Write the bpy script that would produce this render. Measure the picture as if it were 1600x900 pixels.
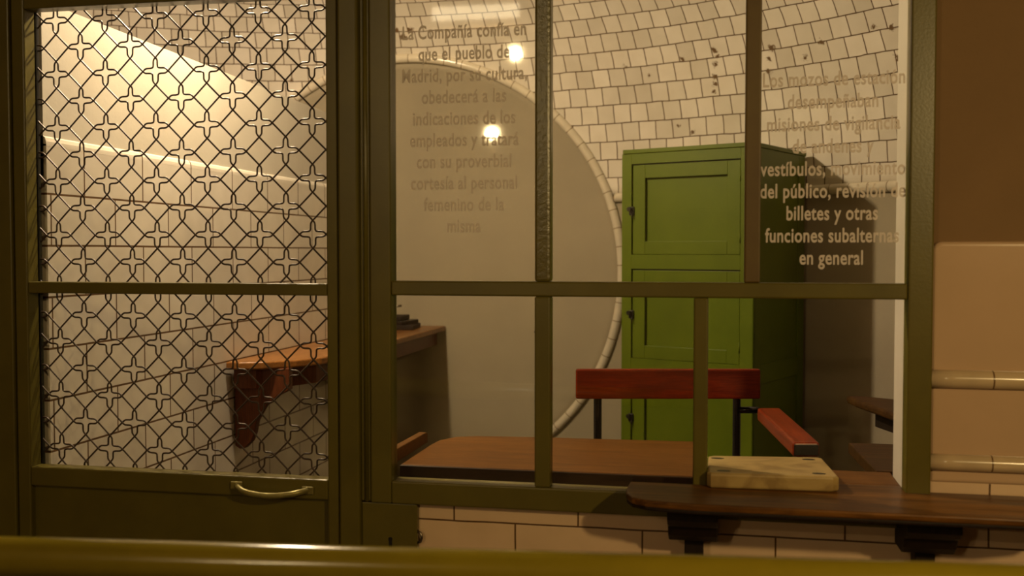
import bpy, bmesh, math, random
from mathutils import Vector, Matrix
random.seed(7)
S = bpy.context.scene
COL = S.collection
for o in list(bpy.data.objects):
    bpy.data.objects.remove(o)
R = math.radians

# ------------------------------------------------------------------ camera, world, lights, exposure
cam_data = bpy.data.cameras.new('camera')
cam = bpy.data.objects.new('camera', cam_data); COL.objects.link(cam)
cam.location = (0, -2.44, 1.6)
cam.rotation_euler = (R(90 - 1.99), 0, R(11.38))
cam_data.sensor_width = 36.0
cam_data.lens = 1640 / 1600 * 36.0
cam_data.clip_start = 0.05
cam_data.dof.use_dof = True
cam_data.dof.focus_distance = 3.1
cam_data.dof.aperture_fstop = 3.2
S.camera = cam

world = bpy.data.worlds.new('world'); S.world = world
world.use_nodes = True
world.node_tree.nodes['Background'].inputs[0].default_value = (1.0, 0.75, 0.45, 1)
world.node_tree.nodes['Background'].inputs[1].default_value = 0.0

WARM = (1.0, 0.79, 0.52)
WARM_HALL = (1.0, 0.70, 0.29)
def point(name, loc, power, radius, color=WARM):
    d = bpy.data.lights.new(name, 'POINT'); d.energy = power; d.shadow_soft_size = radius; d.color = color
    o = bpy.data.objects.new(name, d); COL.objects.link(o); o.location = loc
    return o
BOOTH_LAMP = (-1.53, 0.70, 2.83)
HALL_LAMP = (1.35, -2.3, 2.25)
HALL_AIM = (0.12, 0.0, 1.2)
point('booth_bulb_light', BOOTH_LAMP, 138.0, 0.045)
_d = bpy.data.lights.new('hall_spot_light', 'SPOT'); _d.energy = 98.0; _d.color = WARM_HALL; _d.shadow_soft_size = 0.06
_d.spot_size = R(84); _d.spot_blend = 1.0
_o = bpy.data.objects.new('hall_spot_light', _d); COL.objects.link(_o); _o.location = HALL_LAMP
_o.rotation_euler = (Vector(HALL_AIM) - Vector(HALL_LAMP)).to_track_quat('-Z', 'Y').to_euler()

S.view_settings.view_transform = 'Standard'
S.view_settings.look = 'None'
S.view_settings.gamma = 1.0
S.view_settings.use_curve_mapping = False
S.view_settings.exposure = 0.0

# ------------------------------------------------------------------ helpers: objects
def tag(o, label=None, cat=None, group=None, kind=None):
    if label: o['label'] = label
    if cat: o['category'] = cat
    if group: o['group'] = group
    if kind: o['kind'] = kind
    return o

def empty(name, loc, rz=0.0, label=None, cat=None, group=None, kind=None):
    o = bpy.data.objects.new(name, None); COL.objects.link(o)
    o.location = loc; o.rotation_euler = (0, 0, rz); o.empty_display_size = 0.1
    return tag(o, label, cat, group, kind)

def root_of(o):
    while o.parent: o = o.parent
    return o

def obj(name, bm, mat, parent=None, base=None, local=False, smooth=None, rz=0.0):
    """link a bmesh (world coordinates unless local) as one mesh object; base = origin for a top-level mesh"""
    if smooth is not None:
        for f in bm.faces: f.smooth = smooth
    org = Vector((0, 0, 0))
    if parent is not None and not local: org = Vector(root_of(parent).location)
    if parent is None and base is not None: org = Vector(base)
    if org.length > 0 and not (parent is None and local): bmesh.ops.translate(bm, verts=bm.verts, vec=-org)
    me = bpy.data.meshes.new(name); bm.normal_update(); bm.to_mesh(me); bm.free()
    me.materials.append(mat)
    o = bpy.data.objects.new(name, me); COL.objects.link(o)
    if parent is not None: o.parent = parent
    elif base is not None: o.location = base; o.rotation_euler[2] = rz
    return o

def box(bm, x0, x1, y0, y1, z0, z1, bev=0.0, seg=2):
    vs = [bm.verts.new((x, y, z)) for x in (x0, x1) for y in (y0, y1) for z in (z0, z1)]
    idx = ((0, 1, 3, 2), (4, 6, 7, 5), (0, 4, 5, 1), (2, 3, 7, 6), (0, 2, 6, 4), (1, 5, 7, 3))
    fs = [bm.faces.new([vs[i] for i in f]) for f in idx]
    if bev > 0:
        es = list({e for f in fs for e in f.edges})
        bmesh.ops.bevel(bm, geom=es, offset=bev, segments=seg, affect='EDGES', profile=0.5)
    return bm

def bx(*a, **k): return box(bmesh.new(), *a, **k)

def prism(bm, pts, axis, a0, a1, bev=0.0, seg=2):
    """extrude a 2-D outline; axis 'y': pts are (x,z); 'z': pts are (x,y); 'x': pts are (y,z)"""
    def P(p, a): return {'y': (p[0], a, p[1]), 'z': (p[0], p[1], a), 'x': (a, p[0], p[1])}[axis]
    v0 = [bm.verts.new(P(p, a0)) for p in pts]; v1 = [bm.verts.new(P(p, a1)) for p in pts]
    fs = [bm.faces.new(v0), bm.faces.new(v1[::-1])]
    n = len(pts)
    for i in range(n): fs.append(bm.faces.new((v0[i], v1[i], v1[(i + 1) % n], v0[(i + 1) % n])))
    bmesh.ops.recalc_face_normals(bm, faces=fs)
    if bev > 0:
        es = list({e for f in fs[:2] for e in f.edges})
        bmesh.ops.bevel(bm, geom=es, offset=bev, segments=seg, affect='EDGES', profile=0.5)
    return bm

def tube(bm, pts, r, n=10, cap=True, uv=None):
    """round tube along a polyline; r number or list; uv layer name -> u = length, v = turn"""
    pts = [Vector(p) for p in pts]; N = len(pts)
    rs = r if isinstance(r, (list, tuple)) else [r] * N
    tg = []
    for i in range(N):
        a = pts[max(0, i - 1)]; b = pts[min(N - 1, i + 1)]
        t = (b - a); tg.append(t.normalized() if t.length > 1e-9 else Vector((0, 0, 1)))
    up = Vector((0, 0, 1)) if abs(tg[0].z) < 0.9 else Vector((0, 1, 0))
    nrm = (up - tg[0] * up.dot(tg[0])).normalized()
    rings = []; L = [0.0]
    for i in range(1, N): L.append(L[-1] + (pts[i] - pts[i - 1]).length)
    for i in range(N):
        nrm = (nrm - tg[i] * nrm.dot(tg[i])).normalized(); bn = tg[i].cross(nrm)
        rings.append([bm.verts.new(pts[i] + (nrm * math.cos(k * 2 * math.pi / n) + bn * math.sin(k * 2 * math.pi / n)) * rs[i]) for k in range(n)])
    lay = bm.loops.layers.uv.verify() if uv else None
    for i in range(N - 1):
        for k in range(n):
            f = bm.faces.new((rings[i][k], rings[i][(k + 1) % n], rings[i + 1][(k + 1) % n], rings[i + 1][k]))
            f.smooth = True
            if lay:
                for lp, (u, v) in zip(f.loops, ((L[i], k / n), (L[i], (k + 1) / n), (L[i + 1], (k + 1) / n), (L[i + 1], k / n))):
                    lp[lay].uv = (u, v)
    if cap:
        bm.faces.new(rings[0][::-1]); bm.faces.new(rings[-1])
    return bm

def lathe(bm, c, prof, n=20):
    rings = []
    for (r, z) in prof:
        rings.append([bm.verts.new((c[0] + r * math.cos(k * 2 * math.pi / n), c[1] + r * math.sin(k * 2 * math.pi / n), c[2] + z)) for k in range(n)])
    for i in range(len(prof) - 1):
        for k in range(n):
            f = bm.faces.new((rings[i][k], rings[i][(k + 1) % n], rings[i + 1][(k + 1) % n], rings[i + 1][k])); f.smooth = True
    bm.faces.new(rings[0][::-1]); bm.faces.new(rings[-1])
    return bm

def smooth_path(pts, it=2):
    pts = [Vector(p) for p in pts]
    for _ in range(it):
        q = [pts[0]]
        for a, b in zip(pts[:-1], pts[1:]): q += [a * 0.75 + b * 0.25, a * 0.25 + b * 0.75]
        q.append(pts[-1]); pts = q
    return pts

def plane_uv(bm, fu, fv):
    lay = bm.loops.layers.uv.verify()
    for f in bm.faces:
        for lp in f.loops: lp[lay].uv = (fu(lp.vert.co), fv(lp.vert.co))
    return bm

# ------------------------------------------------------------------ helpers: materials
def new_mat(name):
    m = bpy.data.materials.new(name); m.use_nodes = True
    nt = m.node_tree; b = nt.nodes['Principled BSDF']
    return m, nt, b
def N(nt, kind, **kw):
    n = nt.nodes.new(kind)
    for k, v in kw.items():
        if k in n.inputs: n.inputs[k].default_value = v
        else: setattr(n, k, v)
    return n
def ramp(nt, fac, stops):
    n = nt.nodes.new('ShaderNodeValToRGB'); e = n.color_ramp.elements
    while len(e) < len(stops): e.new(0.5)
    for el, (p, c) in zip(e, stops): el.position = p; el.color = (*c, 1) if len(c) == 3 else c
    nt.links.new(fac, n.inputs[0]); return n.outputs[0]
def mix(nt, fac, a, b, mode='MIX'):
    n = nt.nodes.new('ShaderNodeMix'); n.data_type = 'RGBA'; n.blend_type = mode
    for sock, v in ((n.inputs[0], fac), (n.inputs[6], a), (n.inputs[7], b)):
        if hasattr(v, 'links'): nt.links.new(v, sock)
        else: sock.default_value = v if not isinstance(v, tuple) else (*v, 1)
    return n.outputs[2]
def bump(nt, b, height, strength, dist=0.002):
    n = N(nt, 'ShaderNodeBump', Strength=strength, Distance=dist)
    nt.links.new(height, n.inputs['Height']); nt.links.new(n.outputs[0], b.inputs['Normal'])
def coords(nt, which='Object', scale=(1, 1, 1)):
    c = nt.nodes.new('ShaderNodeTexCoord'); m = nt.nodes.new('ShaderNodeMapping'); m.inputs['Scale'].default_value = scale
    nt.links.new(c.outputs[which], m.inputs[0]); return m.outputs[0]

def paint(name, base, dark, rough=0.4, scale=9.0, bstr=0.25, chips=None, spec=0.5, bscale=160.0):
    m, nt, b = new_mat(name)
    co = coords(nt)
    n1 = N(nt, 'ShaderNodeTexNoise', Scale=scale, Detail=5.0, Roughness=0.6); nt.links.new(co, n1.inputs[0])
    n2 = N(nt, 'ShaderNodeTexNoise', Scale=bscale, Detail=2.0); nt.links.new(co, n2.inputs[0])
    c = ramp(nt, n1.outputs[0], ((0.3, dark), (0.7, base)))
    if chips:
        n3 = N(nt, 'ShaderNodeTexNoise', Scale=38.0, Detail=6.0, Roughness=0.7); nt.links.new(co, n3.inputs[0])
        k = ramp(nt, n3.outputs[0], ((0.70, (0, 0, 0)), (0.73, (1, 1, 1))))
        c = mix(nt, k, c, chips)
    nt.links.new(c, b.inputs['Base Color'])
    b.inputs['Roughness'].default_value = rough
    b.inputs['Specular IOR Level'].default_value = spec
    bump(nt, b, n2.outputs[0], bstr, 0.0015)
    return m

def wood(name, c1, c2, rough=0.4, axis='x', scale=1.0, spec=0.22, coat=0.0):
    m, nt, b = new_mat(name)
    sc = {'x': (1.2, 14, 14), 'y': (14, 1.2, 14), 'z': (14, 14, 1.2)}[axis]
    co = coords(nt, 'Object', tuple(s * scale for s in sc))
    n1 = N(nt, 'ShaderNodeTexNoise', Scale=2.2, Detail=8.0, Roughness=0.62, Distortion=0.9); nt.links.new(co, n1.inputs[0])
    co2 = coords(nt, 'Object', tuple(s * scale * 4 for s in sc))
    n2 = N(nt, 'ShaderNodeTexNoise', Scale=4.0, Detail=4.0, Roughness=0.7); nt.links.new(co2, n2.inputs[0])
    c = ramp(nt, n1.outputs[0], ((0.3, c1), (0.68, c2)))
    k = ramp(nt, n2.outputs[0], ((0.42, (0.55, 0.55, 0.55)), (0.6, (1, 1, 1))))
    c = mix(nt, 0.6, c, k, 'MULTIPLY')
    nt.links.new(c, b.inputs['Base Color'])
    b.inputs['Roughness'].default_value = rough
    b.inputs['Specular IOR Level'].default_value = spec
    b.inputs['Coat Weight'].default_value = coat
    b.inputs['Coat Roughness'].default_value = 0.2
    bump(nt, b, n2.outputs[0], 0.15, 0.001)
    return m

CHIPS = [(1.048, 0.639, 0.006), (1.173, 0.580, 0.006), (1.365, 0.640, 0.010), (1.532, 0.600, 0.010), (1.554, 0.634, 0.008), (1.545, 0.665, 0.012), (1.519, 0.541, 0.010), (1.513, 0.505, 0.010), (1.50, 0.47, 0.006), (1.840, 0.637, 0.014), (1.814, 0.590, 0.010), (1.998, 0.572, 0.010), (1.804, 0.533, 0.010), (2.095, 0.626, 0.009), (2.368, 0.648, 0.008), (2.449, 0.629, 0.010), (2.439, 0.508, 0.012), (1.367, 0.289, 0.008), (1.292, 0.328, 0.003), (-0.815, 0.638, 0.008), (-0.111, 0.91, 0.014), (-0.16, 0.87, 0.016), (-0.19, 0.91, 0.014)]
def tile(name, w, h, c1, c2, mortar, msize, off=0.5, wob=0.0, rough=0.22, bstr=0.5, chip=0.0, streak=0.0, shift=(0, 0)):
    """glazed tiles laid in running bond on the UVs, which are metres"""
    m, nt, b = new_mat(name)
    co = coords(nt, 'UV')
    mp = nt.nodes.new('ShaderNodeMapping'); mp.inputs['Location'].default_value = (*shift, 0); nt.links.new(co, mp.inputs[0]); co = mp.outputs[0]
    vec = co
    if wob > 0:
        nz = N(nt, 'ShaderNodeTexNoise', Scale=7.0, Detail=2.0); nt.links.new(co, nz.inputs[0])
        v1 = N(nt, 'ShaderNodeVectorMath', operation='SUBTRACT'); nt.links.new(nz.outputs[1], v1.inputs[0]); v1.inputs[1].default_value = (0.5, 0.5, 0.5)
        v2 = N(nt, 'ShaderNodeVectorMath', operation='SCALE'); nt.links.new(v1.outputs[0], v2.inputs[0]); v2.inputs['Scale'].default_value = wob
        v3 = N(nt, 'ShaderNodeVectorMath', operation='ADD'); nt.links.new(co, v3.inputs[0]); nt.links.new(v2.outputs[0], v3.inputs[1])
        vec = v3.outputs[0]
    br = nt.nodes.new('ShaderNodeTexBrick')
    br.offset = off; br.offset_frequency = 2; br.squash = 1.0
    br.inputs['Scale'].default_value = 1.0; br.inputs['Brick Width'].default_value = w; br.inputs['Row Height'].default_value = h
    br.inputs['Mortar Size'].default_value = msize; br.inputs['Mortar Smooth'].default_value = 0.15; br.inputs['Bias'].default_value = -0.1
    br.inputs['Color1'].default_value = (*c1, 1); br.inputs['Color2'].default_value = (*c2, 1); br.inputs['Mortar'].default_value = (*mortar, 1)
    nt.links.new(vec, br.inputs['Vector'])
    c = br.outputs['Color']
    n1 = N(nt, 'ShaderNodeTexNoise', Scale=11.0, Detail=4.0); nt.links.new(co, n1.inputs[0])
    c = mix(nt, 0.5, c, ramp(nt, n1.outputs[0], ((0.3, (0.82, 0.80, 0.76)), (0.7, (1, 1, 1)))), 'MULTIPLY')
    if streak > 0:
        cs = coords(nt, 'UV', (26, 2.0, 1)); n2 = N(nt, 'ShaderNodeTexNoise', Scale=1.6, Detail=5.0, Roughness=0.7); nt.links.new(cs, n2.inputs[0])
        c = mix(nt, streak, c, ramp(nt, n2.outputs[0], ((0.35, (0.55, 0.42, 0.30)), (0.55, (1, 1, 1)))), 'MULTIPLY')
    if chip > 0:
        # broken glaze: chips and bare mortar where tiles were damaged
        n3 = N(nt, 'ShaderNodeTexNoise', Scale=60.0, Detail=5.0, Roughness=0.7); nt.links.new(co, n3.inputs[0])
        prev = None
        for (cu, cv, cr) in CHIPS:
            d = N(nt, 'ShaderNodeVectorMath', operation='DISTANCE'); nt.links.new(co, d.inputs[0]); d.inputs[1].default_value = (cu, cv, 0)
            q = N(nt, 'ShaderNodeMath', operation='SUBTRACT'); nt.links.new(d.outputs['Value'], q.inputs[0]); q.inputs[1].default_value = cr
            if prev is not None:
                mn = N(nt, 'ShaderNodeMath', operation='MINIMUM'); nt.links.new(prev, mn.inputs[0]); nt.links.new(q.outputs[0], mn.inputs[1]); prev = mn.outputs[0]
            else: prev = q.outputs[0]
        sn = N(nt, 'ShaderNodeMath', operation='MULTIPLY_ADD'); nt.links.new(n3.outputs[0], sn.inputs[0]); sn.inputs[1].default_value = 0.075; nt.links.new(prev, sn.inputs[2])
        k = ramp(nt, sn.outputs[0], ((0.036, (1, 1, 1)), (0.041, (0, 0, 0))))
        c = mix(nt, k, c, (0.15, 0.09, 0.045))
    nt.links.new(c, b.inputs['Base Color'])
    b.inputs['Roughness'].default_value = rough
    inv = N(nt, 'ShaderNodeMath', operation='SUBTRACT'); inv.inputs[0].default_value = 1.0; nt.links.new(br.outputs['Fac'], inv.inputs[1])
    add = N(nt, 'ShaderNodeMath', operation='ADD'); nt.links.new(inv.outputs[0], add.inputs[0])
    sc = N(nt, 'ShaderNodeMath', operation='MULTIPLY'); nt.links.new(n1.outputs[0], sc.inputs[0]); sc.inputs[1].default_value = 0.35
    nt.links.new(sc.outputs[0], add.inputs[1])
    bump(nt, b, add.outputs[0], bstr, 0.003)
    return m

def plaster(name, c1, c2, rough=0.85, scale=4.0, bstr=0.2):
    m, nt, b = new_mat(name)
    co = coords(nt)
    n1 = N(nt, 'ShaderNodeTexNoise', Scale=scale, Detail=7.0, Roughness=0.65); nt.links.new(co, n1.inputs[0])
    n2 = N(nt, 'ShaderNodeTexNoise', Scale=90.0, Detail=3.0); nt.links.new(co, n2.inputs[0])
    nt.links.new(ramp(nt, n1.outputs[0], ((0.3, c1), (0.7, c2))), b.inputs['Base Color'])
    b.inputs['Roughness'].default_value = rough
    bump(nt, b, n2.outputs[0], bstr, 0.002)
    return m

def ceramic(name, c, piece, rough=0.18):
    """half-round glazed pieces laid end to end; u of the UVs is metres along the run"""
    m, nt, b = new_mat(name)
    co = coords(nt, 'UV'); sp = nt.nodes.new('ShaderNodeSeparateXYZ'); nt.links.new(co, sp.inputs[0])
    nz = N(nt, 'ShaderNodeTexNoise', Scale=3.0, Detail=1.0); nt.links.new(co, nz.inputs[0])
    md = N(nt, 'ShaderNodeMath', operation='MODULO'); nt.links.new(sp.outputs[0], md.inputs[0]); md.inputs[1].default_value = piece
    lt = N(nt, 'ShaderNodeMath', operation='LESS_THAN'); nt.links.new(md.outputs[0], lt.inputs[0]); lt.inputs[1].default_value = 0.0035
    n1 = N(nt, 'ShaderNodeTexNoise', Scale=14.0, Detail=3.0); nt.links.new(coords(nt), n1.inputs[0])
    cc = ramp(nt, n1.outputs[0], ((0.3, tuple(x * 0.85 for x in c)), (0.7, c)))
    nt.links.new(mix(nt, lt.outputs[0], cc, (0.16, 0.09, 0.04)), b.inputs['Base Color'])
    b.inputs['Roughness'].default_value = rough
    return m

def metal(name, c, rough=0.35, met=1.0):
    m, nt, b = new_mat(name)
    n1 = N(nt, 'ShaderNodeTexNoise', Scale=40.0, Detail=4.0); nt.links.new(coords(nt), n1.inputs[0])
    nt.links.new(ramp(nt, n1.outputs[0], ((0.3, tuple(x * 0.6 for x in c)), (0.7, c))), b.inputs['Base Color'])
    b.inputs['Metallic'].default_value = met; b.inputs['Roughness'].default_value = rough
    return m

def glass_mat():
    m = bpy.data.materials.new('window_glass'); m.use_nodes = True; nt = m.node_tree
    for n in list(nt.nodes): nt.nodes.remove(n)
    out = nt.nodes.new('ShaderNodeOutputMaterial')
    tr = N(nt, 'ShaderNodeBsdfTransparent'); tr.inputs[0].default_value = (0.97, 0.97, 0.94, 1)
    gl = N(nt, 'ShaderNodeBsdfGlossy'); gl.inputs['Roughness'].default_value = 0.03
    fr = N(nt, 'ShaderNodeFresnel'); fr.inputs[0].default_value = 1.5
    mx = nt.nodes.new('ShaderNodeMixShader')
    nt.links.new(fr.outputs[0], mx.inputs[0]); nt.links.new(tr.outputs[0], mx.inputs[1]); nt.links.new(gl.outputs[0], mx.inputs[2])
    nt.links.new(mx.outputs[0], out.inputs[0])
    return m

def vinyl_mat():
    m = bpy.data.materials.new('frosted_vinyl'); m.use_nodes = True; nt = m.node_tree
    for n in list(nt.nodes): nt.nodes.remove(n)
    out = nt.nodes.new('ShaderNodeOutputMaterial')
    tr = N(nt, 'ShaderNodeBsdfTransparent'); df = N(nt, 'ShaderNodeBsdfDiffuse'); df.inputs[0].default_value = (0.76, 0.67, 0.62, 1)
    nz = N(nt, 'ShaderNodeTexNoise', Scale=60.0, Detail=2.0); nt.links.new(coords(nt), nz.inputs[0])
    mr = N(nt, 'ShaderNodeMapRange'); mr.inputs[3].default_value = 0.66; mr.inputs[4].default_value = 0.76; nt.links.new(nz.outputs[0], mr.inputs[0])
    mx = nt.nodes.new('ShaderNodeMixShader'); nt.links.new(mr.outputs[0], mx.inputs[0])
    nt.links.new(tr.outputs[0], mx.inputs[1]); nt.links.new(df.outputs[0], mx.inputs[2]); nt.links.new(mx.outputs[0], out.inputs[0])
    return m

def emit(name, c, s):
    m = bpy.data.materials.new(name); m.use_nodes = True; nt = m.node_tree
    for n in list(nt.nodes): nt.nodes.remove(n)
    out = nt.nodes.new('ShaderNodeOutputMaterial'); e = N(nt, 'ShaderNodeEmission'); e.inputs[0].default_value = (*c, 1); e.inputs[1].default_value = s
    nt.links.new(e.outputs[0], out.inputs[0]); return m

def marble_mat():
    m, nt, b = new_mat('marble')
    co = coords(nt, 'Object', (9, 14, 14))
    nz = N(nt, 'ShaderNodeTexNoise', Scale=0.8, Detail=6.0, Distortion=1.6); nt.links.new(co, nz.inputs[0])
    nt.links.new(ramp(nt, nz.outputs[0], ((0.36, (0.27, 0.175, 0.062)), (0.5, (0.39, 0.27, 0.100)), (0.66, (0.43, 0.305, 0.118)))), b.inputs['Base Color'])
    b.inputs['Roughness'].default_value = 0.35
    return m

M = {}
M['olive'] = paint('olive_enamel', (0.120, 0.096, 0.012), (0.088, 0.070, 0.009), 0.33, 6.0, 0.12)
M['olive_rough'] = paint('olive_enamel_pitted', (0.120, 0.094, 0.012), (0.080, 0.062, 0.009), 0.3, 40.0, 0.6, bscale=110.0)
M['olive_rust'] = paint('olive_enamel_rusty', (0.125, 0.080, 0.014), (0.085, 0.046, 0.010), 0.4, 6.0, 0.12)
M['locker'] = paint('green_locker_paint', (0.105, 0.142, 0.006), (0.080, 0.112, 0.004), 0.42, 3.5, 0.2, spec=0.22)
M['black'] = paint('black_iron', (0.012, 0.010, 0.008), (0.006, 0.005, 0.004), 0.3, 20.0, 0.2)
M['tube'] = paint('black_tube_enamel', (0.012, 0.010, 0.010), (0.008, 0.007, 0.007), 0.16, 20.0, 0.05)
M['desk'] = wood('desk_wood', (0.11, 0.042, 0.008), (0.19, 0.078, 0.014), 0.45, spec=0.1)
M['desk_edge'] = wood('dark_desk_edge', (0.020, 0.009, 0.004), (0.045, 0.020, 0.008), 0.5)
M['desk_y'] = wood('wall_desk_wood', (0.20, 0.075, 0.018), (0.32, 0.14, 0.036), 0.3, 'y')
M['bracket'] = wood('red_bracket_wood', (0.090, 0.024, 0.008), (0.15, 0.042, 0.012), 0.4, 'z')
M['shelf'] = wood('dark_shelf_wood', (0.038, 0.014, 0.003), (0.21, 0.086, 0.016), 0.36, 'x', spec=0.14)
M['shelf_back'] = wood('worn_dark_wood', (0.034, 0.015, 0.005), (0.085, 0.038, 0.010), 0.5, 'x', spec=0.12)
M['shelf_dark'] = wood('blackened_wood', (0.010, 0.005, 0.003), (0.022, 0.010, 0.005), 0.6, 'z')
M['chair'] = wood('red_chair_wood', (0.145, 0.012, 0.003), (0.27, 0.027, 0.004), 0.27, 'x', coat=0.12)
M['chair_y'] = wood('red_chair_wood_arm', (0.17, 0.022, 0.005), (0.29, 0.042, 0.008), 0.3, 'y', coat=0.12)
M['marble'] = marble_mat()
M['vault'] = tile('small_white_tiles', 0.090, 0.090, (0.84, 0.77, 0.66), (0.66, 0.60, 0.50), (0.11, 0.06, 0.03), 0.0027, 0.42, 0.013, 0.25, 0.45, chip=1.0)
M['left_tile'] = tile('large_white_tiles', 0.302, 0.1377, (0.72, 0.66, 0.56), (0.66, 0.60, 0.50), (0.13, 0.07, 0.035), 0.0031, 0.5, 0.002, 0.2, 0.4, streak=0.0, shift=(0.085, 0.037))
M['front_tile'] = tile('front_white_tiles', 0.302, 0.150, (0.70, 0.50, 0.33), (0.65, 0.465, 0.31), (0.11, 0.055, 0.022), 0.0022, 0.5, 0.003, 0.2, 0.4, shift=(0.03, 0.10))
M['plaster'] = plaster('cream_plaster', (0.325, 0.275, 0.190), (0.360, 0.305, 0.210))
M['plaster_white'] = plaster('white_plaster', (0.54, 0.49, 0.40), (0.60, 0.55, 0.45), 0.7)
M['plaster_brown'] = plaster('brown_plaster', (0.175, 0.100, 0.040), (0.20, 0.115, 0.046), 0.85)
M['ceramic'] = ceramic('ceramic_bead', (0.70, 0.62, 0.48), 0.094)
M['ceramic_front'] = ceramic('ceramic_bead_front', (0.56, 0.42, 0.26), 0.305)
M['dado'] = paint('glazed_dado', (0.52, 0.35, 0.22), (0.48, 0.325, 0.20), 0.2, 5.0, 0.06, bscale=20.0)
M['brass'] = paint('yellow_rail', (0.27, 0.205, 0.014), (0.21, 0.16, 0.011), 0.17, 5.0, 0.05)
M['handle'] = metal('old_brass_handle', (0.30, 0.25, 0.075), 0.42, 0.45)
M['steel'] = metal('worn_steel', (0.30, 0.25, 0.19), 0.3)
M['wire'] = metal('iron_wire', (0.050, 0.026, 0.012), 0.42, 0.15)
M['glass'] = glass_mat()
M['vinyl'] = vinyl_mat()
M['floor'] = tile('floor_tiles', 0.2, 0.2, (0.12, 0.09, 0.06), (0.09, 0.07, 0.045), (0.05, 0.035, 0.02), 0.003, 0.0, 0.0, 0.5)
M['hall'] = plaster('hall_plaster', (0.42, 0.30, 0.17), (0.47, 0.34, 0.20))
M['bulb'] = emit('bulb_glow', (1.0, 0.74, 0.36), 650.0)
M['panel_glow'] = emit('lit_panel_glow', (1.0, 0.80, 0.50), 6.5)

# ------------------------------------------------------------------ the vault: a surface of revolution round a vertical axis
CX, CY, RW, ZS, VA, VB = -1.459, -0.138, 3.142, 1.883, 0.656, 1.002
def vault_pt(th, t, d=0.0):
    r = RW - VA * (1 - math.cos(t)) - d
    return Vector((CX + r * math.sin(th), CY + r * math.cos(th), ZS + VB * math.sin(t)))
def wall_y(x, z, d=0.0):
    s = max(0.0, min(1.0, (z - ZS) / VB)); t = math.asin(s)
    r = RW - VA * (1 - math.cos(t)) - d
    return CY + math.sqrt(max(1e-6, r * r - (x - CX) ** 2))
def revolve(us, rows):
    bm = bmesh.new(); lay = bm.loops.layers.uv.verify()
    g = [[bm.verts.new(p) for p, _ in row] for row in rows]
    for i in range(len(rows) - 1):
        for k in range(len(us) - 1):
            f = bm.faces.new((g[i][k], g[i][k + 1], g[i + 1][k + 1], g[i + 1][k])); f.smooth = True
            for lp, (a, b) in zip(f.loops, ((i, k), (i, k + 1), (i + 1, k + 1), (i + 1, k))): lp[lay].uv = (us[b], rows[a][0][1])
    return bm
TH0, TH1, NT = R(-74), R(87.0), 110
ths = [TH0 + (TH1 - TH0) * k / NT for k in range(NT + 1)]
us = [RW * t for t in ths]
NP = 36; ts = [R(90) * k / NP for k in range(NP + 1)]
arc = [0.0]
for a, b in zip(ts[:-1], ts[1:]): arc.append(arc[-1] + (vault_pt(0, b) - vault_pt(0, a)).length)
vault = obj('ceiling', revolve(us, [[(vault_pt(th, t), v) for th in ths] for t, v in zip(ts, arc)]), M['vault'])
tag(vault, 'curved ceiling vault of small white square tiles behind the glass', 'ceiling', kind='structure')
top = bmesh.new()
tv = [top.verts.new((CX + (RW - VA + 0.02) * math.sin(t), CY + (RW - VA + 0.02) * math.cos(t), ZS + VB - 0.001)) for t in ths]
top.faces.new(tv)
obj('ceiling_top', top, M['plaster'], vault)
wb = obj('wall_back', revolve(us, [[(Vector((CX + RW * math.sin(th), CY + RW * math.cos(th), z)), z) for th in ths] for z in (0.0, 0.6, 1.2, ZS)]), M['plaster'])
tag(wb, 'curved cream plaster wall behind the green locker', 'wall', kind='structure')
for o in (vault, wb):
    md = o.modifiers.new('thickness', 'SOLIDIFY'); md.thickness = 0.06; md.offset = -1.0

# round blind opening, plastered over, with a bead of ceramic round it
DX, DZ, DR = -1.605, 1.49, 1.105
bm = bmesh.new()
rings = []
for i in range(0, 23):
    rr = DR * i / 22
    ring = []
    for k in range(120):
        a = 2 * math.pi * k / 120
        x = DX + rr * math.cos(a); z = DZ + rr * math.sin(a)
        ring.append(bm.verts.new((x, wall_y(x, z, 0.008), z)))
        if i == 0: break
    rings.append(ring)
for k in range(120): bm.faces.new((rings[0][0], rings[1][(k + 1) % 120], rings[1][k]))
for i in range(1, 22):
    for k in range(120): bm.faces.new((rings[i][k], rings[i][(k + 1) % 120], rings[i + 1][(k + 1) % 120], rings[i + 1][k]))
# rim back to the wall
back = []
for k in range(120):
    v = rings[22][k].co; back.append(bm.verts.new((v.x, v.y + 0.02, v.z)))
for k in range(120): bm.faces.new((rings[22][k], rings[22][(k + 1) % 120], back[(k + 1) % 120], back[k]))
bmesh.ops.recalc_face_normals(bm, faces=bm.faces)
disc = obj('wall_niche', bm, M['plaster'], smooth=True)
tag(disc, 'plain plastered round blind opening in the tiled back wall', 'wall', kind='structure')
pts = []
for k in range(0, 171):
    a = R(-95 + (228 - 0) * k / 170)
    x = DX + DR * math.cos(a); z = DZ + DR * math.sin(a)
    pts.append((x, wall_y(x, z, 0.012), z))
ring_bead = obj('trim_1', tube(bmesh.new(), pts, 0.0225, 12, uv=True), M['ceramic'])
tag(ring_bead, 'cream ceramic bead ringing the round blind opening', 'moulding', kind='structure')
pts = [(CX + (RW - 0.008) * math.sin(R(a)), CY + (RW - 0.008) * math.cos(R(a)), ZS - 0.012) for a in [17.1 + (85 - 17.1) * k / 90 for k in range(91)]]
spring = obj('trim_2', tube(bmesh.new(), pts, 0.024, 12, uv=True), M['ceramic'])
tag(spring, 'horizontal cream ceramic bead below the tiles behind the locker', 'moulding', kind='structure')

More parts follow.
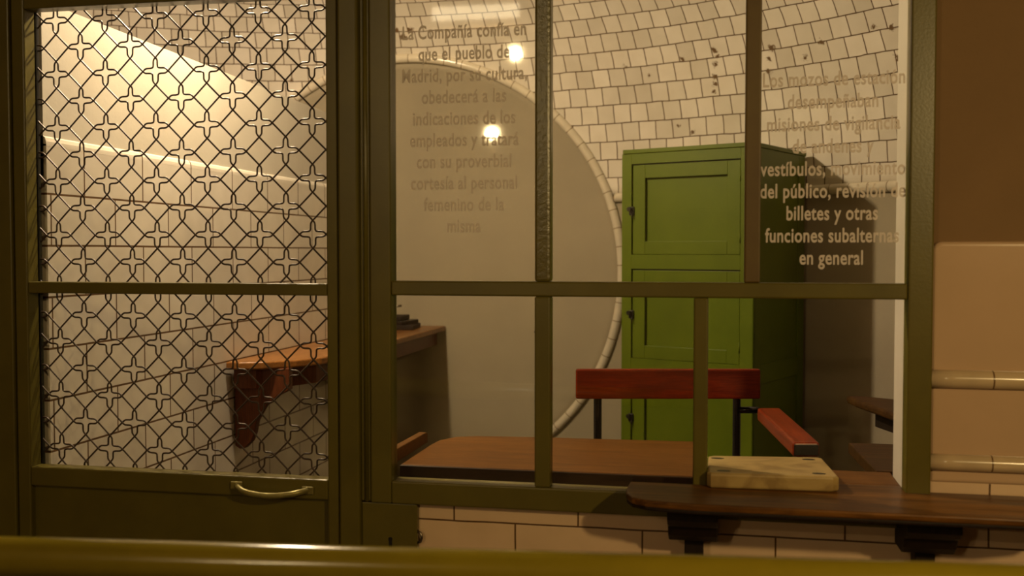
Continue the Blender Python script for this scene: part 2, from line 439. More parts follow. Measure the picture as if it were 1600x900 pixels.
# ------------------------------------------------------------------ left wall of the booth
LX = -1.758
bm = bx(LX - 0.10, LX, 0.05, 2.955, 0.0, 1.885)
plane_uv(bm, lambda c: c.y, lambda c: c.z)
wl = obj('wall_left', bm, M['left_tile'])
tag(wl, 'left booth wall of large white tiles under plain white plaster', 'wall', kind='structure')
bm = bmesh.new()
prism(bm, [(0.05, 1.80), (2.955, 1.80), (2.955, 2.216), (0.05, 2.262)], 'x', LX - 0.10, LX - 0.009)
obj('plaster_top', bm, M['plaster_white'], wl)
bm = bmesh.new()
prof = [(LX - 0.03, 1.880), (LX + 0.0002, 1.880), (LX - 0.0005, 1.892), (LX - 0.004, 1.902), (LX - 0.010, 1.907), (LX - 0.03, 1.908)]
prism(bm, prof, 'y', 0.05, 2.95)
plane_uv(bm, lambda c: c.y, lambda c: 1.82)
obj('tile_cap', bm, M['left_tile'], wl)

# ------------------------------------------------------------------ front wall
bm = bx(-0.722, 0.42, 0.0, 0.16, 0.0, 0.990); plane_uv(bm, lambda c: c.x, lambda c: c.z)
wf = obj('wall_front', bm, M['front_tile']); tag(wf, 'white tiled wall below the ticket window', 'wall', kind='structure')
# right of the window: dado with a rounded corner, plaster above, two ceramic beads
bm = bx(0.42, 1.95, 0.0, 0.16, 0.0, 1.10); plane_uv(bm, lambda c: c.x, lambda c: c.z)
wr = obj('wall_right', bm, M['front_tile']); tag(wr, 'glazed cream wall with ceramic beads right of the window', 'wall', kind='structure')
bm = bmesh.new()
rc = 0.022
prof = [(0.449 + rc - rc * math.sin(R(a)), 1.622 - rc + rc * math.cos(R(a))) for a in range(0, 91, 15)] + [(0.449, 1.090), (1.95, 1.090), (1.95, 1.622)]
prism(bm, prof, 'y', -0.004, 0.15, 0.010, 4)
obj('dado', bm, M['dado'], wr, smooth=False)
obj('upper_plaster', bx(0.40, 1.95, 0.03, 0.16, 1.10, 4.0), M['plaster_brown'], wr)
for z, rad in ((1.3205, 0.0205), (1.137, 0.0185)):
    pts = [(0.447 + 1.5 * k / 30, -0.004, z) for k in range(31)]
    bm = tube(bmesh.new(), pts, rad, 12, uv=True)
    lay = bm.loops.layers.uv.verify()
    for f in bm.faces:
        for lp in f.loops: lp[lay].uv.x += 0.305 - 0.1265
    obj('bead', bm, M['ceramic_front'], wr)
obj('reveal', bx(0.398, 0.412, 0.026, 0.165, 1.045, 2.9), M['plaster_white'], wr)
# strips of front wall left of the door and over the frontage
bm = bx(-4.0, -1.874, 0.0, 0.10, 0.0, 4.0)
w2 = obj('wall_front_left', bm, M['dado']); tag(w2, 'cream wall left of the green door', 'wall', kind='structure')
bm = bx(-1.874, 0.44, 0.0, 0.12, 2.62, 4.0)
w3 = obj('wall_front_upper', bm, M['plaster_brown']); tag(w3, 'plain wall above the green frontage', 'wall', kind='structure')

# floors, hall
bm = bx(-5.0, 5.0, -9.0, 3.3, -0.08, 0.0); plane_uv(bm, lambda c: c.x, lambda c: c.y)
fl = obj('floor', bm, M['floor']); tag(fl, 'tiled floor of hall and booth', 'floor', kind='structure')
hc = obj('ceiling_hall', bx(-5.0, 5.0, -9.0, 0.1, 4.0, 4.08), M['hall']); tag(hc, 'plain ceiling of the hall', 'ceiling', kind='structure')
for nm, a in (('wall_hall_back', (-5.0, 5.0, -9.08, -9.0, 0.0, 4.0)), ('wall_hall_left', (-5.08, -5.0, -9.0, 0.1, 0.0, 4.0)), ('wall_hall_right', (5.0, 5.08, -9.0, 0.1, 0.0, 4.0)), ('wall_front_right', (1.95, 5.0, 0.0, 0.10, 0.0, 4.0)), ('wall_front_far', (-5.0, -4.0, 0.0, 0.10, 0.0, 4.0))):
    o = obj(nm, bx(*a), M['hall']); tag(o, 'plain hall wall, ' + nm[5:].replace('_', ' '), 'wall', kind='structure')

# ------------------------------------------------------------------ frontage: posts
jl = empty('trim_3', (-1.84, 0, 0), label='dark olive post left of the lattice door', cat='post', kind='structure')
obj('post', bx(-1.874, -1.806, -0.030, 0.045, 0.0, 2.62, 0.004), M['olive'], jl)
cp = empty('trim_4', (-0.885, 0, 0), label='wide olive post between lattice door and ticket window', cat='post', kind='structure')
obj('post', bx(-0.914, -0.862, -0.034, 0.05, 0.0, 2.62, 0.006, 3), M['olive'], cp)
obj('fillet', bx(-0.862, -0.836, -0.020, 0.05, 0.992, 2.62, 0.003), M['olive'], cp)
obj('bead', tube(bmesh.new(), [(-0.848, -0.019, 0.992), (-0.848, -0.019, 2.62)], 0.006, 8), M['olive'], cp)

# ------------------------------------------------------------------ lattice door
door = empty('door_1', (-1.36, 0, 0), label='olive green door with lattice grille, left of the ticket window', cat='door', kind='structure')
DX0, DX1 = -1.803, -0.917
obj('stile', bx(DX0, -1.766, -0.024, 0.022, 0.03, 2.44, 0.004), M['olive'], door)
obj('stile', bx(-0.947, DX1, -0.024, 0.022, 0.03, 2.44, 0.004), M['olive'], door)
obj('top_rail', bx(-1.766, -0.947, -0.024, 0.022, 2.222, 2.44, 0.003), M['olive'], door)
obj('middle_rail', bx(-1.766, -0.947, -0.022, 0.022, 1.492, 1.5215, 0.003), M['olive'], door)
obj('lower_rail', bx(-1.766, -0.947, -0.024, 0.022, 0.990, 1.040, 0.004), M['olive'], door)
obj('bottom_rail', bx(-1.766, -0.947, -0.024, 0.022, 0.03, 0.14, 0.004), M['olive'], door)
obj('kick_panel', bx(-1.768, -0.945, -0.006, 0.008, 0.13, 0.992), M['olive'], door)
# wire lattice
PX, PZ, LX0, LZ0 = 0.1415, 0.1396, -1.711, 2.202
def lattice(x0, x1, z0, z1):
    bm = bmesh.new()
    hx, hz = PX / 4, PZ / 4; w = 0.0066
    def quad(sx, sz):          # a wire rounding one inner corner of a cross
        return [(0, sz * hz), (sx * w * 0.9, sz * hz * 0.80), (sx * w, sz * hz * 0.62), (sx * w, sz * hz * 0.40), (sx * w * 1.15, sz * w * 1.25), (sx * hx * 0.40, sz * w), (sx * hx * 0.62, sz * w), (sx * hx * 0.80, sz * w * 0.9), (sx * hx, 0)]
    def emit_run(run, rad):
        if len(run) > 1: tube(bm, run, rad, 6)
    for (sx, sz) in ((1, -1), (-1, 1), (1, 1), (-1, -1)):
        ne = sx * sz < 0       # these wires climb to the right
        step = Vector((PX / 2, 0, PZ / 2)) if ne else Vector((PX / 2, 0, -PZ / 2))
        yo = 0.030 + (0.0017 if ne else -0.0017)
        for s in range(-24, 24):
            start = Vector((LX0 + s * PX, yo, LZ0))
            pts = []
            for k in range(-30, 31):
                c = start + step * k
                q = [c + Vector((a, 0, b)) for a, b in quad(sx, sz)]
                # run in the direction of increasing x
                if q[0].x > q[-1].x: q.reverse()
                pts += q
            pts = smooth_path(pts, 1)
            fine = []
            for a, b in zip(pts[:-1], pts[1:]):
                d = (b - a).length; n = max(1, int(d / 0.012))
                if a.x > x1 + 0.2 or b.x < x0 - 0.2: continue
                for i in range(n): fine.append(a.lerp(b, i / n))
            run = []
            for p in fine:
                if x0 <= p.x <= x1 and z0 <= p.z <= z1: run.append(p)
                else:
                    emit_run(run, 0.00235); run = []
            emit_run(run, 0.00235)
    return bm
obj('upper_grille', lattice(-1.778, -0.938, 1.50, 2.236), M['wire'], door)
obj('lower_grille', lattice(-1.778, -0.938, 1.026, 1.512), M['wire'], door)
bm = bmesh.new()
for x in (-1.776, -0.946): box(bm, x, x + 0.012, 0.024, 0.036, 1.022, 2.242, 0.002)
for z in (1.022, 1.496, 2.232): box(bm, -1.776, -0.934, 0.024, 0.036, z, z + 0.011, 0.002)
obj('grille_frame', bm, M['black'], door)
bm = bmesh.new()
tube(bm, smooth_path([(-1.186, -0.026, 1.017), (-1.172, -0.046, 1.015), (-1.150, -0.058, 1.008), (-1.09, -0.060, 1.001), (-1.03, -0.058, 1.008), (-1.012, -0.046, 1.012), (-0.998, -0.026, 1.013)], 2), 0.0075, 10)
for x, z in ((-1.186, 1.017), (-0.998, 1.013)): box(bm, x - 0.016, x + 0.016, -0.031, -0.022, z - 0.010, z + 0.010, 0.003)
obj('handle', bm, M['handle'], door)

# ------------------------------------------------------------------ ticket window
win = empty('window_1', (-0.2, 0, 0.99), label='olive framed ticket window with lettered glass panes', cat='window', kind='structure')
X0, X1 = -0.784, 0.396
ZT = 2.58
def frame_box(name, *a, mat='olive', bev=0.004, **k): return obj(name, bx(*a, bev=bev), M[mat], win)
frame_box('stile', -0.836, X0, -0.026, 0.026, 0.990, ZT)
frame_box('stile', X1, 0.448, -0.026, 0.030, 1.060, ZT)
frame_box('top_rail', X0, X1, -0.024, 0.024, 2.52, ZT)
frame_box('middle_rail', X0, X1, -0.022, 0.022, 1.4945, 1.5295)
frame_box('sill', X0, X1, -0.026, 0.030, 0.990, 1.045)
frame_box('mullion', -0.433, -0.396, -0.023, 0.022, 1.5295, 2.52, mat='olive_rough', bev=0.006)
frame_box('mullion', 0.046, 0.081, -0.023, 0.022, 1.5295, 2.52, mat='olive_rust')
frame_box('mullion', -0.433, -0.396, -0.023, 0.022, 1.045, 1.4945)
frame_box('mullion', -0.065, -0.033, -0.028, 0.024, 1.045, 1.4945)
def pane(x0, x1, z0, z1): return obj('pane', bx(x0 - 0.004, x1 + 0.004, 0.0, 0.004, z0 - 0.004, z1 + 0.004), M['glass'], win)
paneA = pane(X0, -0.433, 1.5295, 2.52)
paneB = pane(-0.396, 0.046, 1.5295, 2.52)
paneC = pane(0.081, X1, 1.5295, 2.52)
pane(X0, -0.433, 1.045, 1.4945)
pane(-0.396, -0.065, 1.045, 1.4945)
for x, z in ((-0.808, 1.335), (-0.806, 1.105), (-0.808, 1.5)):
    o = obj('screw', lathe(bmesh.new(), (0, 0, 0), [(0.0032, 0), (0.0032, 0.001)], 10), M['black'], win)
    o.rotation_euler = (R(90), 0, 0); o.location = Vector((x, -0.0255, z)) - Vector(win.location)

def lettering(lines, cx, z0, dz, size, xs, parent):
    allbm = bmesh.new()
    for i, s in enumerate(lines):
        cu = bpy.data.curves.new('lettering', 'FONT'); cu.body = s; cu.size = size; cu.align_x = 'CENTER'; cu.align_y = 'CENTER'
        cu.offset = size * 0.020; cu.extrude = 0.0003; cu.resolution_u = 4; cu.space_character = 1.06
        cu.align_y = 'BOTTOM_BASELINE'
        t = bpy.data.objects.new('lettering', cu); COL.objects.link(t)
        dg = bpy.context.evaluated_depsgraph_get(); dg.update()
        me = bpy.data.meshes.new_from_object(t.evaluated_get(dg))
        me.transform(Matrix.Translation((cx, -0.0022, z0 - dz * i)) @ Matrix.Rotation(R(90), 4, 'X') @ Matrix.Diagonal((xs, 1, 1, 1)))
        allbm.from_mesh(me)
        bpy.data.objects.remove(t); bpy.data.curves.remove(cu); bpy.data.meshes.remove(me)
    return obj('lettering', allbm, M['vinyl'], parent)
lettering(['La Compañía confía en', 'que el pueblo de', 'Madrid, por su cultura,', 'obedecerá a las', 'indicaciones de los', 'empleados y tratará', 'con su proverbial', 'cortesía al personal', 'femenino de la', 'misma'], -0.608, 2.108, 0.0513, 0.0450, 0.69, paneA)
lettering(['Los mozos de estación', 'desempeñaban', 'misiones de vigilancia', 'de andenes y', 'vestíbulos, movimiento', 'del público, revisión de', 'billetes y otras', 'funciones subalternas', 'en general'], 0.236, 1.969, 0.0497, 0.0450, 0.69, paneC)

# ------------------------------------------------------------------ lock plate below the window's corner
lp = empty('lock_plate', (-0.79, -0.01, 0.0), label='olive metal plate with a keyhole below the window corner', cat='plate')
obj('plate', bx(-0.862, -0.722, -0.018, 0.04, 0.0, 0.989, 0.003), M['olive'], lp)
bm = bmesh.new()
prism(bm, [(-0.789 + 0.0052 * math.cos(R(a)), 0.901 + 0.0052 * math.sin(R(a))) for a in range(-50, 231, 20)] + [(-0.7845 - 0.0075, 0.882), (-0.7845 + 0.0005, 0.882)], 'y', -0.0195, -0.0165)
obj('keyhole', bm, M['black'], lp)
bm = bmesh.new()
tube(bm, [(-0.724, -0.012, 0.924), (-0.714, -0.014, 0.918), (-0.711, -0.014, 0.908), (-0.714, -0.014, 0.898), (-0.724, -0.012, 0.893)], 0.0035, 8)
obj('latch_loop', bm, M['steel'], lp)

# ------------------------------------------------------------------ ticket shelf outside, brackets, marble slab
sh = empty('ticket_shelf', (0.2, -0.1, 1.05), label='long dark polished wooden shelf in front of the ticket window', cat='shelf')
out = [(-0.207, -0.028), (-0.210, -0.10), (-0.205, -0.150), (-0.190, -0.185), (-0.160, -0.206), (-0.110, -0.217), (-0.05, -0.222), (0.62, -0.222), (0.69, -0.200), (0.72, -0.15), (0.72, -0.09), (0.640, -0.005), (0.398, -0.005), (0.398, 0.05), (-0.033, 0.05), (-0.033, -0.028)]
bm = prism(bmesh.new(), out, 'z', 1.055, 1.070, 0.004, 2)
obj('board', bm, M['shelf'], sh)
edge = [(x * 0.997, y if y > -0.02 else y + 0.003) for x, y in out]
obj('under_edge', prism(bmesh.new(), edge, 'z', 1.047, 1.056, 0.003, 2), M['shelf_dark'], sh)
def wall_bracket(x):
    b = empty('shelf_bracket', (x, 0, 0.85), label=None)
    bm = bmesh.new()
    prism(bm, [(-0.001, 1.0465), (-0.165, 1.0465), (-0.165, 1.018), (-0.150, 1.005), (-0.125, 0.995), (-0.110, 0.972), (-0.085, 0.955), (-0.001, 0.952)], 'x', x - 0.054, x + 0.054, 0.003)
    obj('arm', bm, M['shelf_dark'], b)
    obj('leg', bx(x - 0.020, x + 0.022, -0.055, -0.001, 0.86, 0.953, 0.003), M['shelf_dark'], b)
    return b
b1 = wall_bracket(-0.062); tag(b1, 'dark wooden bracket under the rounded left end of the dark shelf', 'bracket', 'shelf brackets')
b2 = wall_bracket(0.432); tag(b2, 'dark wooden bracket under the shelf, below the right window post', 'bracket', 'shelf brackets')
ms = empty('marble_slab', (0.11, 0.07, 1.07), label='cream marble slab with four screw holes on the dark shelf', cat='slab')
bm = prism(bmesh.new(), [(-0.0325, -0.056), (-0.024, -0.067), (0.240, -0.055), (0.253, -0.043), (0.236, 0.160), (0.226, 0.168), (-0.022, 0.140), (-0.0325, 0.130)], 'z', 1.0705, 1.1055, 0.0065, 3)
slab = obj('slab', bm, M['marble'], ms)
for x, y in ((-0.010, 0.103), (0.202, 0.132), (0.004, -0.040), (0.212, -0.028)):
    bm = bmesh.new()
    prism(bm, [(x + 0.015 * math.cos(R(a)), y + 0.0075 * math.sin(R(a))) for a in range(0, 360, 20)], 'z', 1.1045, 1.1061)
    obj('screw_hole', bm, M['black'], slab)

# ------------------------------------------------------------------ counter inside
dk = empty('counter_desk', (-0.43, 0.3, 0.0), label='brown wooden counter desk just inside the window panes', cat='desk')
out = [(-0.80, 0.100), (-0.068, 0.100), (-0.068, 0.575), (-0.55, 0.555), (-0.70, 0.54), (-0.76, 0.515), (-0.795, 0.45), (-0.80, 0.38)]
obj('top', prism(bmesh.new(), out, 'z', 1.036, 1.060, 0.003), M['desk'], dk)
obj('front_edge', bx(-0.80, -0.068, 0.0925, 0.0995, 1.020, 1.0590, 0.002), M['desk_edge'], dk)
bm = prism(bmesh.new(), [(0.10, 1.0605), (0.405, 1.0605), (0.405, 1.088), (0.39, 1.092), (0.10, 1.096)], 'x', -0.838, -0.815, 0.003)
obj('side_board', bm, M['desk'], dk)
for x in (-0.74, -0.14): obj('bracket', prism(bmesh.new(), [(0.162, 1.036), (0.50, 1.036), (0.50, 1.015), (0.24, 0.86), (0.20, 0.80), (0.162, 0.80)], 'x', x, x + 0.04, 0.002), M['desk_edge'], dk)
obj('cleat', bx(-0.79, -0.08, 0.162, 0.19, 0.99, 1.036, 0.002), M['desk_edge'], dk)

ld = obj('ledge_board', bx(0.10, 0.398, 0.052, 0.20, 1.046, 1.069, 0.003), M['desk'], base=None)
tag(ld, 'short brown ledge board inside the hatch, right of the marble slab', 'ledge')
sc = empty('side_counter', (0.6, 0.35, 1.05), label='raised brown board beyond the hatch, below the corner shelf', cat='counter')
obj('board', prism(bmesh.new(), [(0.366, 0.205), (0.80, 0.205), (0.80, 0.585), (0.344, 0.585)], 'z', 1.040, 1.070, 0.003), M['shelf_back'], sc)
obj('leg', bx(0.38, 0.42, 0.46, 0.50, 0.0, 1.040, 0.003), M['desk_edge'], sc)
obj('leg', bx(0.74, 0.78, 0.46, 0.50, 0.0, 1.040, 0.003), M['desk_edge'], sc)

cs = empty('corner_shelf', (1.0, 0.7, 1.1), label='dark wooden corner shelf beside the white window reveal', cat='shelf')
obj('board', prism(bmesh.new(), [(0.405, 1.185), (0.420, 1.09), (0.500, 0.80), (0.52, 0.785), (1.645, 0.115), (1.60, 0.475), (0.44, 1.195)], 'z', 1.096, 1.122, 0.009, 3), M['shelf_back'], cs)
obj('apron', prism(bmesh.new(), [(0.475, 1.03), (0.540, 0.835), (1.60, 0.185), (1.56, 0.42)], 'z', 1.045, 1.096, 0.002), M['shelf_dark'], cs)
# ------------------------------------------------------------------ desk along the left wall
wd = empty('wall_desk', (-1.6, 2.0, 0.9), label='brown wooden desk board fixed along the left tiled wall', cat='desk')
zt = 1.203
out = [(-1.752, 1.050), (-1.70, 1.045), (-1.62, 1.075), (-1.53, 1.16), (-1.475, 1.27), (-1.455, 1.40), (-1.455, 2.985), (-1.752, 2.975)]
obj('top', prism(bmesh.new(), out, 'z', zt - 0.028, zt, 0.006, 3), M['desk_y'], wd)
inn = [(-1.74, 1.085), (-1.66, 1.10), (-1.56, 1.19), (-1.51, 1.30), (-1.495, 1.42), (-1.495, 2.96), (-1.515, 2.96), (-1.515, 1.42), (-1.53, 1.31), (-1.575, 1.21), (-1.665, 1.122), (-1.74, 1.107)]
obj('apron', prism(bmesh.new(), inn, 'z', zt - 0.10, zt - 0.028), M['bracket'], wd)
def desk_bracket(y):
    prof = [(-1.752, 1.176), (-1.54, 1.176), (-1.54, 1.100), (-1.55, 1.092), (-1.585, 1.075), (-1.635, 1.035), (-1.668, 0.98), (-1.677, 0.935), (-1.69, 0.905), (-1.715, 0.880), (-1.735, 0.876), (-1.752, 0.888)]
    obj('bracket', prism(bmesh.new(), prof, 'y', y, y + 0.035, 0.003), M['bracket'], wd)
desk_bracket(1.115)
desk_bracket(2.06)

# small things on that desk
def stack_box(name, x, y, z, w, d, h, rz, mat, label, cat, group=None):
    e = empty(name, (x, y, z), rz, label, cat, group)
    obj('cover', bx(-w / 2, w / 2, -d / 2, d / 2, 0, h, 0.003), M[mat], e, local=True)
    obj('page_block', bx(-w / 2 + 0.003, w / 2 + 0.0015, -d / 2 - 0.001, d / 2 - 0.006, 0.003, h - 0.003), M['shelf_dark'], e, local=True)
    return e
stack_box('ledger', -1.625, 2.74, zt + 0.0005, 0.16, 0.22, 0.024, R(6), 'shelf_dark', 'dark flat ledger at the bottom of the small pile on the wall desk', 'ledger', 'ledgers on the wall desk')
stack_box('ledger', -1.645, 2.74, zt + 0.025, 0.145, 0.20, 0.020, R(-9), 'black', 'dark middle ledger of the small pile on the wall desk', 'ledger', 'ledgers on the wall desk')
stack_box('ledger', -1.665, 2.74, zt + 0.0455, 0.12, 0.19, 0.022, R(3), 'shelf_dark', 'dark topmost ledger of the pile, under the metal punch', 'ledger', 'ledgers on the wall desk')
tp = empty('ticket_punch', (-1.685, 2.72, zt + 0.068), R(8), 'small dark metal punch with a lever on top of the ledgers', 'punch')
obj('body', bx(-0.03, 0.03, -0.05, 0.05, 0, 0.020, 0.005), M['black'], tp, local=True)
obj('post', tube(bmesh.new(), [(0.0, 0.0, 0.018), (0.0, 0.0, 0.055)], 0.012, 12), M['black'], tp, local=True)
obj('lever', tube(bmesh.new(), [(-0.02, 0.0, 0.045), (0.03, -0.005, 0.047), (0.068, -0.01, 0.052)], [0.007, 0.005, 0.0055], 10), M['steel'], tp, local=True)

# ------------------------------------------------------------------ green locker
FLx, FLy = -0.431, 2.105
ang = math.atan2(1.859 - 2.105, 0.114 + 0.431)
lk = empty('green_locker', (FLx, FLy, 0.0), ang, 'tall green wooden locker with three panelled doors against the curved wall', 'locker')
LW, LD, LH = 0.605, 0.560, 2.030
t = 0.02
obj('left_side', bx(0, t, 0.004, LD, 0.0, LH - 0.012, 0.002), M['locker'], lk, local=True)
# right side: stiles and rails round a sunk panel
rs = obj('right_side', bx(LW - t, LW - 0.006, 0.004, LD, 0.0, LH - 0.012), M['locker'], lk, local=True)
bm = bmesh.new()
box(bm, LW - 0.008, LW, 0.0, 0.07, 0.0, LH - 0.012, 0.002); box(bm, LW - 0.008, LW, LD - 0.07, LD, 0.0, LH - 0.012, 0.002)
for z0, z1 in ((LH - 0.10, LH - 0.012), (1.06, 1.14), (0.0, 0.12)): box(bm, LW - 0.008, LW - 0.0005, 0.07, LD - 0.07, z0, z1, 0.002)
obj('side_rails', bm, M['locker'], rs, local=True)
obj('back_panel', bx(t, LW - t, LD - 0.012, LD, 0.0, LH - 0.012), M['locker'], lk, local=True)
obj('top', bx(0.006, LW + 0.004, -0.006, LD + 0.004, LH - 0.012, LH + 0.006, 0.003), M['locker'], lk, local=True)
# face frame
bm = bmesh.new()
fx0, fx1 = 0.047, 0.545
rows = [(1.587, 1.974), (1.142, 1.526), (0.695, 1.078), (0.14, 0.63)]
box(bm, 0.0, fx0, 0.0, 0.022, 0.0, LH - 0.012, 0.002); box(bm, fx1, LW, 0.0, 0.022, 0.0, LH - 0.012, 0.002)
for z0, z1 in ((1.974, LH - 0.012), (1.526, 1.587), (1.078, 1.142), (0.63, 0.695), (0.0, 0.14)): box(bm, fx0, fx1, 0.0, 0.022, z0, z1)
obj('face_frame', bm, M['locker'], lk, local=True)
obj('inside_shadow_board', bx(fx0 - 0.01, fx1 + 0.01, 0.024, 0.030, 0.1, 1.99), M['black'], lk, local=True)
for i, (z0, z1) in enumerate(rows):
    g = 0.004
    d = bmesh.new()
    g = 0.006
    a0, a1, s0, s1 = fx0 + g, fx1 - 0.002, fx0 + 0.064, fx1 - 0.058
    zr0, zr1 = z0 + 0.056, z1 - 0.062
    box(d, a0, s0, 0.003, 0.022, z0 + 0.001, z1 - g, 0.0015); box(d, s1, a1, 0.003, 0.022, z0 + 0.001, z1 - g, 0.0015)
    box(d, s0, s1, 0.0032, 0.022, z0 + 0.001, zr0, 0.0015); box(d, s0, s1, 0.0032, 0.022, zr1, z1 - g, 0.0015)
    dr = obj('door', d, M['locker'], lk, local=True)
    obj('panel', bx(s0 - 0.002, s1 + 0.002, 0.0185, 0.0225, zr0 - 0.002, zr1 + 0.002), M['locker'], dr, local=True)
    zk = {0: 1.778, 1: 1.334, 2: 0.888, 3: 0.40}[i]
    k = bmesh.new()
    box(k, fx0 - 0.010, fx0 + 0.014, -0.006, 0.004, zk - 0.022, zk + 0.014, 0.003)
    tube(k, [(fx0 - 0.002, -0.004, zk + 0.003), (fx0 - 0.002, -0.022, zk + 0.003)], [0.006, 0.010], 12)
    tube(k, [(fx0 + 0.008, -0.006, zk - 0.012), (fx0 + 0.009, -0.011, zk - 0.034)], 0.003, 8)
    obj('catch', k, M['black'], dr, local=True)
    for zh in (z0 + 0.07, z1 - 0.07): obj('hinge', tube(bmesh.new(), [(fx1 - 0.001, 0.0, zh - 0.022), (fx1 - 0.001, 0.0, zh + 0.022)], 0.0032, 8), M['locker'], dr, local=True)

# ------------------------------------------------------------------ clerk's high chair
CA = R(11.38)
ch = empty('clerk_chair', (-0.16, 0.55, 0.0), CA, 'tall clerk chair with red wooden back on black tubes', 'chair')
# local axes: x to the right, y away from the window
bl = (-0.2392, 0.2067, 1.2435); brr = (0.3212, 0.2036, 1.1524)
YB = bl[1]
bm = bmesh.new()
box(bm, bl[0], brr[0], YB, YB + 0.026, brr[2], bl[2], 0.006, 3)
obj('backrest', bm, M['chair'], ch, local=True, smooth=False)
ux0 = -0.1697; ux1 = 0.2576
SZ = 0.74
YU = YB + 0.042
for x in (ux0, ux1):
    pts = smooth_path([(x, YU, bl[2] - 0.03), (x, YU, 1.0), (x, YU, SZ + 0.04), (x, YU - 0.02, SZ - 0.02), (x, YU - 0.06, SZ - 0.025)], 2)
    obj('upright', tube(bmesh.new(), pts, 0.0125, 12), M['tube'], ch, local=True)
obj('seat', bx(ux0 - 0.02, ux1 + 0.02, YU - 0.40, YU - 0.02, SZ, SZ + 0.028, 0.010, 3), M['chair'], ch, local=True)
bm = bmesh.new()
ring = [(ux0, YU - 0.05, SZ - 0.014), (ux1, YU - 0.05, SZ - 0.014), (ux1, YU - 0.39, SZ - 0.014), (ux0, YU - 0.39, SZ - 0.014), (ux0, YU - 0.05, SZ - 0.014)]
tube(bm, ring, 0.0125, 10); obj('seat_frame', bm, M['tube'], ch, local=True)
for x, dx in ((ux0, -0.03), (ux1, 0.03)):
    for y, dy in ((YU - 0.05, 0.03), (YU - 0.39, -0.03)):
        obj('leg', tube(bmesh.new(), [(x, y, SZ - 0.014), (x + dx, y + dy, 0.0)], 0.0125, 10), M['tube'], ch, local=True)
bm = bmesh.new()
fr = [(ux0 - 0.02, YU - 0.03, 0.24), (ux1 + 0.02, YU - 0.03, 0.24), (ux1 + 0.02, YU - 0.41, 0.24), (ux0 - 0.02, YU - 0.41, 0.24), (ux0 - 0.02, YU - 0.03, 0.24)]
tube(bm, fr, 0.010, 8); obj('foot_rail', bm, M['tube'], ch, local=True)
# the one arm, reaching forward on the right
far = (0.3249, 0.1231, 1.1391); near = (0.313, -0.318, 1.117)
bm = bmesh.new()
hw = 0.034; th_ = 0.038
A = [Vector((far[0] - hw, far[1], far[2])), Vector((far[0] + hw, far[1], far[2])), Vector((near[0] + hw, near[1], near[2])), Vector((near[0] - hw, near[1], near[2]))]
vt = [bm.verts.new(a) for a in A]; vb = [bm.verts.new(a - Vector((0, 0, th_))) for a in A]
bm.faces.new(vt); bm.faces.new(vb[::-1])
for i in range(4): bm.faces.new((vt[i], vb[i], vb[(i + 1) % 4], vt[(i + 1) % 4]))
bmesh.ops.recalc_face_normals(bm, faces=bm.faces)
bmesh.ops.bevel(bm, geom=list(bm.edges), offset=0.007, segments=3, affect='EDGES', profile=0.5)
obj('armrest', bm, M['chair_y'], ch, local=True)
bm = bmesh.new()
box(bm, near[0] - hw + 0.003, near[0] + hw - 0.003, near[1] - 0.0025, near[1] + 0.004, near[2] - th_ + 0.004, near[2] - 0.006, 0.001)
obj('arm_end_cap', bm, M['black'], ch, local=True)
obj('arm_stub', tube(bmesh.new(), [(ux1, YU, far[2] - 0.026), (far[0], YU, far[2] - 0.026)], 0.0105, 12), M['tube'], ch, local=True)
bm = bmesh.new()
tube(bm, smooth_path([(far[0], YU, far[2] - 0.030), (far[0], far[1] + 0.02, far[2] - 0.040), (far[0] + 0.004, far[1] - 0.06, far[2] - 0.046), (near[0] - 0.004, near[1] + 0.04, near[2] - 0.046), (near[0] - 0.006, near[1] + 0.025, near[2] - 0.07), (ux1 + 0.03, near[1] + 0.03, SZ + 0.05), (ux1, near[1] + 0.05, SZ - 0.014)], 2), 0.0105, 10)
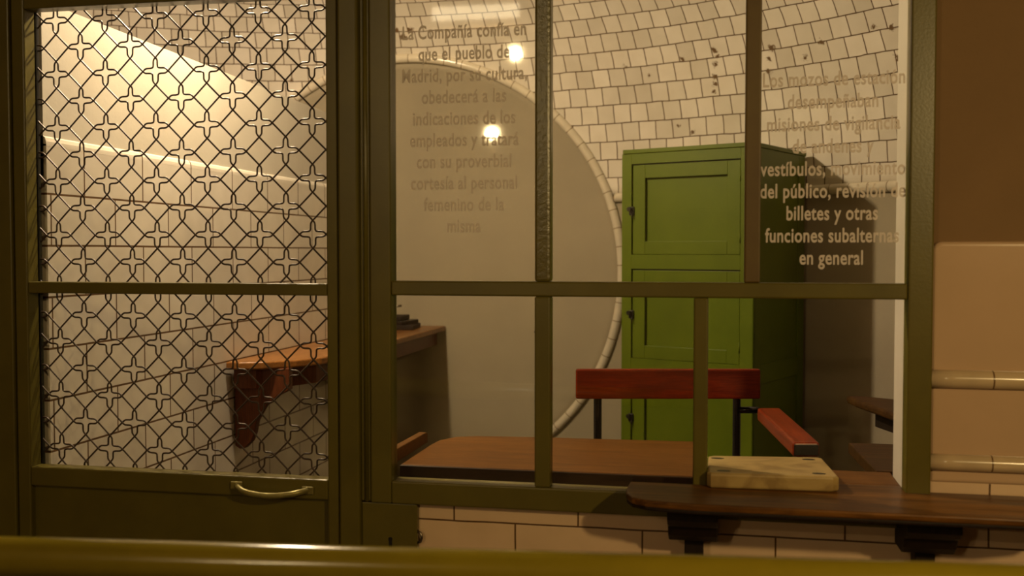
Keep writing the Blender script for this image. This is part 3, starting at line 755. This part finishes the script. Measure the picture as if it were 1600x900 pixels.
obj('arm_support', bm, M['tube'], ch, local=True)

# ------------------------------------------------------------------ hand rail in front of the frontage
rl = empty('hand_rail', (0, -0.98, 0.0), label='thick yellow brass hand rail in front of the green frontage', cat='rail')
RY = lambda x: -0.94 + math.tan(R(6.0)) * (x + 0.3)
obj('rail', tube(bmesh.new(), [(-3.0 + 6.0 * k / 40, RY(-3.0 + 6.0 * k / 40), 1.131) for k in range(41)], 0.0295, 24), M['brass'], rl)
for x in (-2.4, 2.4):
    obj('post', tube(bmesh.new(), [(x, RY(x), 0.0), (x, RY(x), 1.105)], 0.022, 16), M['brass'], rl)

# ------------------------------------------------------------------ lamps
def pendant(loc, ztop, label, r, group='hanging bulbs', mat='bulb'):
    p = empty('pendant_lamp', (loc[0], loc[1], ztop), label=label, cat='lamp', group=group)
    obj('cord', tube(bmesh.new(), [(loc[0], loc[1], ztop), (loc[0], loc[1], loc[2] + r + 0.05)], 0.004, 8), M['black'], p)
    obj('socket', lathe(bmesh.new(), (loc[0], loc[1], loc[2] + r * 0.8), [(0.018, 0), (0.022, 0.02), (0.02, 0.05), (0.008, 0.06)], 14), M['handle'], p)
    bm = bmesh.new(); bmesh.ops.create_uvsphere(bm, u_segments=20, v_segments=14, radius=r); bmesh.ops.translate(bm, verts=bm.verts, vec=loc)
    obj('bulb', bm, M[mat], p, smooth=True)
    return p
pendant((-1.66, -5.93, 3.20), 4.0, 'glowing round hall bulb mirrored high in the left lettered pane', 0.046)
pendant((-1.85, -5.93, 2.56), 4.0, 'glowing round hall bulb mirrored lower in the left lettered pane', 0.046)
fx = empty('ceiling_fixture', (-2.0, -5.9, 4.0), label='lit rectangular hall light mirrored in the top of the left pane', cat='lamp')
obj('housing', bx(-2.34, -1.60, -5.98, -5.86, 3.42, 3.60, 0.004), M['hall'], fx)
obj('diffuser', bx(-2.33, -1.61, -5.86, -5.85, 3.47, 3.58), M['panel_glow'], fx)
obj('stem', bx(-2.08, -2.04, -5.94, -5.90, 3.60, 4.0), M['hall'], fx)
